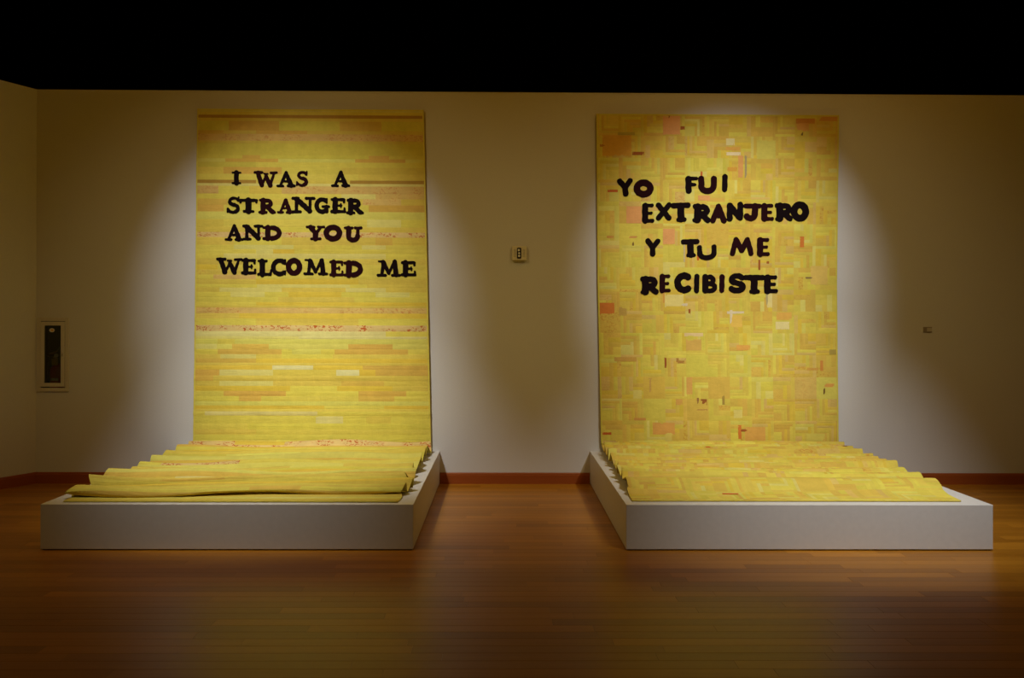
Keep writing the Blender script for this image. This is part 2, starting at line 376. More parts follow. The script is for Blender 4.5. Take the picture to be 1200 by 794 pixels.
class Acc:
    def __init__(s): s.v = []; s.f = []; s.col = []; s.prn = []; s.fab = []; s.nv = 0
    def patch(s, cl, u0, u1, s0, s1, col, prn=0, puff=.003, base=.0065, step=.024, quad=None):
        W = cl.W
        nu = max(2, int(math.ceil((u1 - u0) * W / step))); ns = max(2, int(math.ceil((s1 - s0) / (step if s1 < cl.Lh else .012))))
        a = np.linspace(0, 1, nu + 1); b = np.linspace(0, 1, ns + 1)
        A, B = np.meshgrid(a, b, indexing='ij')
        m_ = .0012
        da = np.minimum(A, 1 - A) * (u1 - u0) * W; db = np.minimum(B, 1 - B) * (s1 - s0)
        h = base + puff * (1 - np.exp(-np.minimum(da, db) / .006)) - np.where((da < 1e-6) | (db < 1e-6), .0005, 0)
        U = u0 + (u1 - u0) * A; Sv = s0 + (s1 - s0) * B
        p, n = cl.PN(U, Sv); q = p + n * h[..., None]
        q = q.reshape(-1, 3); k0 = s.nv; s.v.append(q); s.nv += len(q)
        fb = np.stack([U * W + cl.fo, Sv, Sv * 0], -1).reshape(-1, 3)
        for i in range(nu):
            for j in range(ns):
                f = (k0 + i * (ns + 1) + j, k0 + (i + 1) * (ns + 1) + j, k0 + (i + 1) * (ns + 1) + j + 1, k0 + i * (ns + 1) + j + 1)
                s.f.append(f[::-1])
                for c in f[::-1]: s.col.append((*col, 1)); s.prn.append(prn); s.fab.append(fb[c - k0])
    def build(s, name, parent, m=None):
        me = bpy.data.meshes.new(name); me.from_pydata(np.concatenate(s.v).tolist(), [], s.f)
        ca = me.attributes.new('Col', 'FLOAT_COLOR', 'CORNER'); ca.data.foreach_set('color', np.array(s.col, 'f').ravel())
        pa = me.attributes.new('prn', 'FLOAT', 'CORNER'); pa.data.foreach_set('value', np.array(s.prn, 'f'))
        fa = me.attributes.new('fab', 'FLOAT_VECTOR', 'CORNER'); fa.data.foreach_set('vector', np.array(s.fab, 'f').ravel())
        me.polygons.foreach_set('use_smooth', [True] * len(me.polygons))
        return link(name, me, m or m_cloth, parent)

def backing(cl, parent, col):
    """wadding and back cloth: a closed sheet 8 mm thick"""
    nu = 96; svals = np.concatenate([np.linspace(0, cl.Lh, 110, endpoint=False), np.linspace(cl.Lh, cl.L, 380)])
    A, B = np.meshgrid(np.linspace(0, 1, nu + 1), svals, indexing='ij')
    p, n = cl.PN(A, B); ns = len(svals) - 1
    top = (p + n * .0055).reshape(-1, 3); bot = (p - n * .0025).reshape(-1, 3)
    N = len(top); vs = np.concatenate([top, bot]); fs = []
    idx = lambda i, j: i * (ns + 1) + j
    for i in range(nu):
        for j in range(ns):
            f = (idx(i, j), idx(i, j + 1), idx(i + 1, j + 1), idx(i + 1, j)); fs.append(f); fs.append(tuple(N + k for k in f[::-1]))
    rim = [(idx(0, j), idx(0, j + 1)) for j in range(ns)] + [(idx(i, ns), idx(i + 1, ns)) for i in range(nu)] + [(idx(nu, j + 1), idx(nu, j)) for j in range(ns)] + [(idx(i + 1, 0), idx(i, 0)) for i in range(nu)]
    for a, b in rim: fs.append((b, a, N + a, N + b))
    me = bpy.data.meshes.new('backing'); me.from_pydata(vs.tolist(), [], fs)
    nl = len(me.loops)
    me.attributes.new('Col', 'FLOAT_COLOR', 'CORNER').data.foreach_set('color', np.tile(np.array([*col, 1], 'f'), nl))
    me.attributes.new('prn', 'FLOAT', 'CORNER')
    li = np.zeros(nl, 'i'); me.loops.foreach_get('vertex_index', li)
    fb = np.stack([A * cl.W + cl.fo, B, B * 0], -1).reshape(-1, 3); fb = np.concatenate([fb, fb])
    me.attributes.new('fab', 'FLOAT_VECTOR', 'CORNER').data.foreach_set('vector', fb[li].astype('f').ravel())
    me.polygons.foreach_set('use_smooth', [True] * len(me.polygons))
    return link('backing', me, m_stripe if cl is Q1 else m_cloth, parent)

B0 = PZ + .004                                    # cloth underside on the platform
def smooth(t): t = np.clip(t, 0, 1); return t * t * (3 - 2 * t)

# fold tables: (y, z) pairs: valley, crest ... from the wall to the front; each at the left edge and at the right edge
def make_pile(rowsL, rowsR, seed, edge_left, edge_right, yo, wild=1.0):
    n = len(rowsL); r = random.Random(seed)
    fy = [sn(seed * 31 + k, 4, 5.0) for k in range(n)]; fz = [sn(seed * 57 + k, 4, 6.0) for k in range(n)]; px = [r.uniform(-1, 1) for _ in range(n)]
    def pile(u):
        pts = [(yo, rowsL[0][1] + .06, 0)]
        for k in range(n):
            (ya, za), (yb, zb_) = rowsL[k], rowsR[k]
            t = smooth(u); y = ya + (yb - ya) * t; z = za + (zb_ - za) * t
            last = k >= n - 2
            amp = 0 if last else 1
            y += .016 * wild * fy[k](u) * amp; z += .007 * wild * fz[k](u) * amp
            crest = k % 2 == 1
            ed = max(edge_left * math.exp(-u / .05), edge_right * math.exp(-(1 - u) / .05)) * amp
            z += (.014 if crest else -.02) * ed
            z = max(z, B0 + .001)
            xj = px[k] * (.022 if crest else .012) * wild ** 1.3 * amp * (math.exp(-u / .12) + math.exp(-(1 - u) / .12))
            pts.append((min(y, yo), z, xj))
        return pts
    return pile

def lerp_edge(tab):      # table over world z for the hanging part, and over y for the pile
    (z1, xz1), (z2, xz2), (z3, xz3) = tab[0]; ys, xs = tab[1]
    def f(y, z):
        hz = np.interp(z, [z3, z2, z1], [xz3, xz2, xz1])
        return np.where(np.asarray(y) < -1e-6, np.interp(-np.asarray(y), ys, xs), hz)
    return f

def wp(px, py): p_ = at(px, py, y=-.04); return p_[0], p_[2]
# ---- left quilt
YO = -.030
tl, tr, ml, mr_, bl_, br_ = wp(231, 127), wp(496.5, 128), wp(228.5, 330), wp(501, 330), wp(226, 520), wp(505, 520)
ZT1 = tl[1]
c1, c2, c3 = B0 + .09, B0 + .105, B0 + .13
rL = [(-.045, B0 + .05), (-.13, c1 + .01), (-.26, B0 + .035), (-.44, c1 + .005), (-.54, B0 + .03), (-.68, c1 + .005), (-.80, B0 + .03), (-.98, B0 + .10), (-1.08, B0 + .05), (-1.28, c1 - .005), (-1.36, B0 + .03), (-1.50, B0 + .07), (-1.60, B0 + .02), (-1.88, c3), (-1.935, B0 + .06), (-2.01, B0 + .10), (-2.06, B0 + .02), (-2.12, B0 + .055), (-2.15, B0 + .035), (-2.23, B0 + .070), (-2.30, B0 + .056), (-2.285, B0 + .027), (-2.19, B0 + .023), (-2.175, B0 + .011), (-2.26, B0 + .003), (-2.385, B0 + .002)]
rR = [(-.045, B0 + .05), (-.12, c1 + .01), (-.24, B0 + .03), (-.36, c1), (-.46, B0 + .04), (-.60, c1 + .003), (-.72, B0 + .025), (-.90, B0 + .108), (-1.00, B0 + .05), (-1.18, c1 + .01), (-1.30, B0 + .025), (-1.42, B0 + .105), (-1.54, B0 + .025), (-1.68, c1 + .012), (-1.76, B0 + .035), (-1.86, B0 + .10), (-1.91, B0 + .03), (-1.98, B0 + .085), (-2.02, B0 + .015), (-2.09, B0 + .068), (-2.16, B0 + .050), (-2.145, B0 + .027), (-2.07, B0 + .023), (-2.055, B0 + .011), (-2.22, B0 + .003), (-2.385, B0 + .002)]
ripn = [sn(3, 4, 1.6), sn(4, 4, 1.8), sn(8, 5, 5)]
def rip1(U, s_):
    r_ = .010 * ripn[0](U * 2.2 + s_ * .4) * ripn[1](s_ * 1.3) + .0030 * ripn[2](s_ * 1.9 + U * .25)
    for s0, a_, w_ in ((.085, .006, .02), (2.93, .012, .022), (2.60, .004, .02), (2.02, .005, .02), (1.62, .003, .02), (3.07, .005, .03)):
        r_ = r_ - a_ * np.exp(-((s_ - s0 + .01 * np.sin(U * 3)) / w_) ** 2)
    return r_
eL1 = lerp_edge((((ZT1, tl[0]), (ml[1], ml[0]), (bl_[1], bl_[0])), ([0, 1.3, 1.45, 1.9, 2.2, 2.4], [bl_[0], bl_[0] + .0, bl_[0] + .06, bl_[0] + .0, bl_[0] - .045, bl_[0] - .035])))
eR1 = lerp_edge((((ZT1, tr[0]), (mr_[1], mr_[0]), (br_[1], br_[0])), ([0, 1.2, 1.9, 2.4], [br_[0], br_[0] - .01, br_[0] + .0, br_[0] - .03])))
Q1 = Cloth(1, ZT1, .375, eL1, eR1, make_pile(rL, rR, 11, .5, 1.0, YO, 1.7), YO, rip1); Q1.W = 2.26; Q1.fo = 0
# ---- right quilt
tl2, tr2, ml2, mr2, bl2, br2 = wp(699, 133), wp(983.5, 134), wp(700.5, 330), wp(981, 330), wp(704.5, 520), wp(983, 522)
ZT2 = tl2[1]
r2 = random.Random(77)
ycr = [.11, .24, .36, .50, .62, .78, .93, 1.10, 1.27, 1.46, 1.66]; hcr = [.098, .09, .094, .088, .094, .085, .09, .082, .088, .085, .09]
def tab2(j, dy):
    out_ = [(-.045, B0 + .05)]; prev = .05
    for k, (yc, h) in enumerate(zip(ycr, hcr)):
        yv = yc + (ycr[k + 1] - yc if k < len(ycr) - 1 else .2) * .45
        sh = dy * r2.uniform(-1, 1)
        out_.append((-(yc + sh), B0 + h + r2.uniform(-.008, .008))); out_.append((-(yv + sh - .015), B0 + .045 + r2.uniform(-.01, .012)))
    out_ += [(-1.93, B0 + .078), (-2.02, B0 + .05), (-2.09, B0 + .02), (-2.17, B0 + .006), (-2.345, B0 + .001)]
    return out_
rL2, rR2 = tab2(0, .012), tab2(1, .03)
def rip2(U, s_):
    return .008 * ripn[1](U * 2.5 + s_ * .3 + 2) * ripn[0](s_ * 1.1 + 1) + .003 * ripn[2](s_ * 1.2 + U * .8)
eL2 = lerp_edge((((ZT2, tl2[0]), (ml2[1], ml2[0]), (bl2[1], bl2[0])), ([0, 1.0, 1.8, 2.4], [bl2[0], bl2[0] - .0, bl2[0] - .035, bl2[0] - .05])))
eR2 = lerp_edge((((ZT2, tr2[0]), (mr2[1], mr2[0]), (br2[1], br2[0])), ([0, 1.0, 1.9, 2.4], [br2[0], br2[0] - .01, br2[0] - .03, br2[0] - .055])))
Q2 = Cloth(2, ZT2, .375, eL2, eR2, make_pile(rL2, rR2, 23, 1.0, .4, YO), YO, rip2); Q2.W = 2.31; Q2.fo = 7.3

# ------------------------------------------------------------------ left quilt: pieced strips
PAL = {'Y': (.675, .575, .09), 'y': (.66, .60, .12), 'G': (.66, .515, .085), 'g': (.63, .545, .08), 'O': (.63, .405, .075), 'o': (.65, .445, .08), 'B': (.42, .25, .045), 'K': (.68, .61, .165),
       'W': (.69, .63, .27), 'P': (.65, .45, .13), 'R': (.68, .50, .18), 'C': (.68, .61, .21), 'A': (.68, .495, .06)}
rows = [
 (127, 131, 'K'), (131, 135, 'Y'), (135, 138.5, 'B'), (138.5, 142, 'G'),
 (142, 153, 'g', (268, 327, 'O'), (327, 358, 'g'), (398, 447, 'o')), (153, 157, 'G', (231, 262, 'o'), (300, 360, 'O')),
 (157, 165, 'P*.35'), (165, 168, 'G'), (168, 182, 'g'), (182, 186, 'g', (284, 305, 'O'), (432, 456, 'O')), (186, 190, 'y', (264, 326, 'O'), (416, 475, 'O')),
 (190, 196, 'Y', (231, 300, 'g')), (196, 204, 'G', (262, 330, 'O'), (330, 400, 'Y')), (204, 211, 'Y', (420, 498, 'G')), (211, 215, 'B', (300, 410, 'G')), (215, 218, 'K'),
 (218, 227, 'P*.4', (256, 292, 'Y'), (292, 330, 'G')), (227, 233, 'Y', (400, 440, 'K'), (440, 499, 'P*.3')), (233, 240, 'G', (229, 266, 'o'), (425, 470, 'P*.35')),
 (240, 248, 'O', (262, 432, 'Y')), (248, 257, 'y'), (257, 266, 'Y', (229, 262, 'G'), (430, 470, 'K')), (266, 272, 'G', (300, 380, 'Y')), (272, 278, 'R*.85', (310, 335, 'R*.3')),
 (278, 287, 'G', (274, 330, 'Y'), (440, 460, 'o')), (287, 292, 'Y', (274, 344, 'K'), (345, 380, 'G'), (424, 452, 'K')), (292, 297, 'Y', (300, 320, 'K'), (320, 345, 'A')), (297, 303, 'K', (229, 262, 'Y'), (452, 500, 'Y')),
 (303, 310, 'G', (290, 400, 'Y')), (310, 316, 'Y', (229, 255, 'A')), (316, 322, 'G*.25', (340, 500, 'Y')), (322, 327, 'Y', (250, 300, 'P*.3')), (327, 333, 'G', (300, 420, 'A')),
 (333, 337, 'Y', (301, 410, 'K'), (430, 500, 'G')), (337, 342, 'G', (257, 330, 'K'), (405, 452, 'K')), (342, 348, 'Y', (270, 310, 'K'), (338, 400, 'A'), (440, 480, 'K')), (348, 354, 'Y', (326, 415, 'G')),
 (354, 358, 'A', (229, 300, 'Y')), (358, 360.5, 'G'), (360.5, 367, 'P*.45', (280, 350, 'P*.2')), (367, 373, 'A', (228, 280, 'G')), (373, 381, 'Y', (300, 420, 'G')), (381, 388, 'R*.95'),
 (388, 394, 'C', (400, 452, 'C'), (452, 502, 'Y')), (394, 397, 'K', (350, 502, 'C')), (397, 403, 'y', (255, 275, 'Y')), (403, 409, 'y', (272, 315, 'o'), (408, 460, 'O'), (228, 254, 'K')), (409, 415, 'Y', (255, 330, 'o'), (342, 376, 'y'), (392, 478, 'O')),
 (415, 420, 'G', (258, 300, 'K'), (330, 390, 'Y')), (420, 425, 'o', (300, 500, 'A')), (425, 428, 'G'), (428, 433, 'A', (319, 367, 'W'), (425, 503, 'O')), (433, 440, 'O', (257, 320, 'K'), (320, 394, 'G'), (394, 421, 'W'), (421, 440, 'A')),
 (440, 446, 'G', (228, 250, 'O')), (446, 452, 'G', (257, 320, 'K'), (400, 450, 'o')), (452, 458, 'A', (340, 395, 'Y'), (460, 503, 'G')), (458, 464, 'Y', (262, 335, 'O'), (420, 476, 'O')), (464, 470, 'Y', (280, 306, 'O'), (420, 462, 'o')),
 (470, 475, 'y'), (475, 479, 'A', (380, 450, 'Y')), (479, 482, 'G'), (482, 487, 'Y', (240, 372, 'C')), (487, 496, 'Y', (370, 402, 'C'), (429, 458, 'G')), (496, 503, 'g', (227, 290, 'Y')), (503, 509, 'Y', (228, 300, 'G')), (509, 516, 'Y'), (516, 521, 'y')]
quilt1 = empty('quilt', (-1.85, YO, PZ + .2))
tag(quilt1, 'yellow striped quilt with black English words, hung on wall and folded onto left platform', 'quilt', 'yellow quilts hung down the wall')
def pin(o):            # keep world position while parented to an offset Empty
    o.matrix_parent_inverse = Matrix.Translation(-Vector(o.parent.location)); return o
pin(backing(Q1, quilt1, PAL['Y']))
def v2s(v, cl): return cl.ztop - at(365 if cl is Q1 else 842, v, y=-.04)[2]
def u_of(cl, px, py):
    x, z = wp(px, py); a = float(cl.eL(0, z)); b = float(cl.eR(0, z)); return (x - a) / (b - a)
rc = random.Random(9)
def tint(c, k=.05, r_=rc):
    a = 1 + r_.uniform(-k, k); return (min(1, c[0] * a), min(1, c[1] * a * (1 + r_.uniform(-k, k) * .6)), c[2] * a * (1 + r_.uniform(-k, k)))
def code(c):
    return (tint(PAL[c[0]], .035), float(c[2:]) if '*' in c else 0)
for rr in rows:
    s0, s1 = max(0, v2s(rr[0], Q1)), v2s(rr[1], Q1); vm = (rr[0] + rr[1]) / 2
    base = rr[2]; segs = sorted(rr[3:]); cur = 0.0; outp = []
    for a, b, c in segs:
        ua, ub = min(1, max(0, u_of(Q1, a, vm))), min(1, max(0, u_of(Q1, b, vm)))
        if ua < .03: ua = 0
        if ub > .975: ub = 1
        if ua > cur + .01: outp.append((cur, ua, base))
        outp.append((max(ua, cur), ub, c)); cur = ub
    if cur < .99: outp.append((cur, 1, base))
    for ua, ub, c in outp:
        A = Acc(); col, prn = code(c); A.patch(Q1, ua, ub, s0, s1, col, prn, puff=.0011)
        pin(A.build('strip', quilt1, m_stripe))
# folds on the platform
s = v2s(521, Q1); k = 0
A0 = None
print('left pile length', Q1.Lp, 'right', Q2.Lp)
pile_rows = []
while s < Q1.L - .005:
    h = rc.choice([.02, .03, .04, .055, .07]); h = min(h, Q1.L - s)
    if Q1.L - s - h < .03: h = Q1.L - s
    c = rc.choice('YYyGGgAYGAoG') if k not in (3, 4) else 'R*1'
    pile_rows.append((s, s + h, c)); s += h; k += 1
for s0, s1, c in pile_rows:
    cuts = [0]
    if rc.random() < .55:
        a = rc.uniform(.1, .6); cuts += [a, min(.95, a + rc.uniform(.12, .3))]
    cuts.append(1)
    if 0 < pile_rows.index((s0, s1, c)) - 29 < 4: cuts = [0, .08, .36, 1]
    for i, (ua, ub) in enumerate(zip(cuts, cuts[1:])):
        cc = c if i != 1 else rc.choice(['K', 'G', 'A', 'C', 'o', 'y', c]) if not (len(cuts) == 4 and cuts[2] == .36) else 'R*1'
        A = Acc(); col, prn = code(cc); A.patch(Q1, ua, ub, s0, s1, col, prn, puff=.0018, step=.03)
        pin(A.build('strip', quilt1, m_fold))

# ------------------------------------------------------------------ right quilt: corner log blocks
quilt2 = empty('quilt', (2.09, YO, PZ + .2))
tag(quilt2, 'yellow patchwork-block quilt with black Spanish words, hung on wall and folded onto right platform', 'quilt', 'yellow quilts hung down the wall')
pin(backing(Q2, quilt2, PAL['G']))
rb = random.Random(21)
POOL = ['Y', 'G', 'y', 'G', 'G', 'o', 'o', 'A', 'A', 'Y', 'g', 'Y', 'K', 'o', 'O', 'G', 'P']
SOFT = {k: tuple(.8 * v[i] + .2 * (.63, .50, .07)[i] for i in range(3)) for k, v in PAL.items()}
NC = 11; BWU = 1 / NC; BH = (v2s(519, Q2) - v2s(134.5, Q2)) / 15
special = {}   # (col,row) -> colour of corner square / of one log
def bl(px, py): return int(u_of(Q2, px, py) * NC), int((Q2.ztop - wp(px, py)[1]) / BH)
RED, DRED, PNK, WHT, OLV = (.62, .08, .02), (.36, .05, .02), (.78, .30, .14), (.84, .72, .50), (.42, .34, .08)
marks = [(708, 362, 24, 14, RED), (748, 180, 14, 4, DRED), (787, 147, 20, 22, PNK), (800, 150, 5, 4, DRED), (784, 145, 3, 20, DRED), (712, 171, 18, 3, (.55, .20, .04)), (734, 157, 20, 3.5, OLV), (723, 171, 34, 24, (.72, .34, .05)),
         (859, 174, 17, 4, (.74, .35, .08)), (859, 180, 18, 4, WHT), (856, 166, 10, 8, C_ if False else (.80, .74, .40)), (868, 195, 6, 26, (.74, .30, .12)), (874, 195, 2.5, 26, (.30, .25, .18)), (858, 198, 12, 5, (.78, .38, .06)), (944, 141, 22, 6, (.58, .16, .04)), (941, 148, 14, 10, (.72, .30, .09)), (940, 156, 2.5, 4, (.10, .04, .02)),
         (898, 175, 22, 22, (.66, .60, .12)), (971, 138, 22, 6, (.62, .22, .05)), (893, 270, 19, 4, (.62, .36, .10)), (940, 283, 5, 13, RED), (718, 224, 12, 3, RED), (743, 252, 18, 20, PNK), (742, 278, 12, 4, (.72, .32, .1)),
         (742, 285, 2, 6, (.14, .06, .03)), (715, 278, 8, 3, (.74, .34, .08)), (800, 357, 14, 3, WHT), (790, 352, 22, 16, K_ if False else (.82, .70, .26)), (730, 365, 9, 10, (.50, .30, .08)), (808, 365, 2.5, 7, DRED), (778, 346, 2.5, 18, (.78, .38, .08)),
         (863, 376, 14, 14, (.80, .50, .10)), (857, 371, 3, 16, WHT), (862, 366, 20, 3, WHT), (917, 381, 16, 9, (.80, .70, .34)), (919, 370, 18, 9, (.78, .40, .09)), (813, 392, 22, 4, (.80, .60, .34)), (813, 404, 18, 13, (.66, .38, .10)), (871, 407, 16, 6, (.76, .33, .08)), (899, 348, 3, 18, (.50, .42, .22)), (902, 350, 6, 20, (.80, .68, .3)),
         (733, 421, 26, 5, (.60, .32, .08)), (780, 425, 2.5, 12, DRED), (794, 422, 3, 5, (.45, .2, .05)), (798, 424, 8, 3, (.45, .2, .05)), (762, 452, 4, 18, (.55, .30, .09)), (747, 462, 10, 10, (.76, .66, .18)), (808, 452, 7, 20, (.70, .34, .10)),
         (825, 471, 7, 7, (.30, .05, .02)), (822, 480, 14, 2, (.50, .22, .08)), (818, 470, 2.5, 8, (.3, .12, .05)), (796, 471, 8, 7, (.76, .40, .10)), (966, 458, 3.5, 10, (.12, .04, .02)), (972, 451, 14, 7, (.74, .30, .08)), (963, 428, 3.5, 12, (.72, .26, .06)), (848, 468, 3, 12, (.40, .26, .06)),
         (711, 508, 11, 3, RED), (778, 502, 26, 14, (.72, .32, .09)), (784, 512, 9, 13, (.74, .62, .15)), (867, 506, 4, 16, RED), (873, 504, 12, 3, DRED), (885, 508, 24, 16, (.74, .36, .09)), (956, 512, 22, 9, (.70, .62, .12)), (865, 485, 10, 10, (.76, .66, .2)), (750, 491, 14, 3, (.74, .34, .09)),
         (976, 412, 8, 6, (.46, .34, .08)), (953, 432, 14, 3, (.74, .38, .08)), (949, 325, 10, 2, (.25, .15, .08)), (960, 322, 20, 22, (.76, .52, .14)), (890, 310, 2.5, 12, DRED), (900, 307, 3, 3, DRED), (818, 300, 2.5, 10, RED), (802, 296, 2, 22, (.66, .55, .3)), (784, 277, 14, 18, PNK), (822, 210, 2.5, 18, RED), (825, 232, 14, 6, PNK)]
def block(A, cl, u0, u1, s0, s1, r_):
    c = r_.randrange(4); mode = r_.random(); n = r_.choice([3, 4, 5, 5])
    if mode < .07: n = 1
    core = r_.choice([.3, .36, .45]) if n > 1 else 1
    warm = r_.random(); pool = POOL if warm > .42 else ['O', 'o', 'P', 'G', 'A', 'o', 'G', 'Y']
    if warm > .8: pool = ['Y', 'y', 'K', 'g', 'Y', 'G']
    rects = [(0, core, 0, core)]; e_ = core; st = (1 - core) / max(1, n)
    if n > 1:
        for i in range(n):
            rects += [(e_, e_ + st, 0, e_ + (st if r_.random() < .5 else 0)), None]
            full = rects[-2][3] > e_ + 1e-6
            rects[-1] = (0, e_ + (0 if full else st), e_, e_ + st); e_ += st
    for a0, a1, b0, b1 in rects:
        if c & 1: a0, a1 = 1 - a1, 1 - a0
        if c & 2: b0, b1 = 1 - b1, 1 - b0
        k = r_.choice(pool); prn = r_.choice([0, 0, 0, 0, 0, .35, .15]) if k in 'PoR' else 0
        A.patch(cl, u0 + (u1 - u0) * a0, u0 + (u1 - u0) * a1, s0 + (s1 - s0) * b0, s0 + (s1 - s0) * b1, tint(SOFT[k], .05, r_), prn, puff=.0016, step=.03)
blocks = {}
for r_i in range(15):
    for c_i in range(NC):
        A = Acc(); block(A, Q2, c_i * BWU, (c_i + 1) * BWU, r_i * BH, (r_i + 1) * BH, rb); blocks[(c_i, r_i)] = A
for (mx_, my_, mw, mh, mc) in marks:      # the odd bright or dark scraps sewn into the blocks
    c_i, r_i = bl(mx_, my_); ua, ub = u_of(Q2, mx_ - mw / 2, my_), u_of(Q2, mx_ + mw / 2, my_)
    s0, s1 = v2s(my_ - mh / 2, Q2), v2s(my_ + mh / 2, Q2)
    if (min(max(c_i, 0), NC - 1), r_i) in blocks:
        blocks[(min(max(c_i, 0), NC - 1), r_i)].patch(Q2, max(.002, ua), min(.998, ub), s0, s1, tuple(a_ * .68 + b_ * .28 for a_, b_ in zip(mc, PAL['G'])) if mw * mh > 60 else tuple(a_ * .7 + b_ * .15 for a_, b_ in zip(mc, PAL['G'])), 0, puff=.0005, base=.0082, step=.03)
for key, A in blocks.items(): pin(A.build('quilt_block', quilt2))
s = 15 * BH; rowsP = []
while s < Q2.L - .01:
    h = min(BH, Q2.L - s); rowsP.append((s, s + h)); s += h
SF = Acc()
for i, (s0, s1) in enumerate(rowsP):
    for c_i in range(NC):
        if i >= len(rowsP) - 3:
            A = Acc(); block(A, Q2, c_i * BWU, (c_i + 1) * BWU, s0, s1, rb)
            if (i, c_i) == (len(rowsP) - 2, 3): A.patch(Q2, (c_i + .2) * BWU, (c_i + .75) * BWU, s0 + .05, s0 + .08, RED, .8, puff=.001, base=.0095)
            pin(A.build('quilt_block', quilt2))
        else:
            block(SF, Q2, c_i * BWU, (c_i + 1) * BWU, s0, s1, rb)
            if rb.random() < .12:
                a = rb.uniform(.1, .6); SF.patch(Q2, (c_i + a) * BWU, (c_i + a + .2) * BWU, s0 + .08, s0 + .10, rb.choice([RED, DRED, (.3, .14, .05)]), 0, puff=.001, base=.0095)
o = SF.build('folded_blocks', quilt2); pin(o); o['kind'] = 'stuff'

# narrow turned binding along the quilt tops and sides
def binding(cl, parent, col, smax):
    A = Acc()
    A.patch(cl, 0, 1, 0, .016, col, 0, puff=.002, base=.0085)
    for a, b in ((0, .006), (.994, 1)): A.patch(cl, a, b, .016, smax, col, 0, puff=.002, base=.0085, step=.03)
    pin(A.build('binding', parent))
binding(Q1, quilt1, PAL['Y'], Q1.Lh); binding(Q2, quilt2, PAL['g'], Q2.Lh)

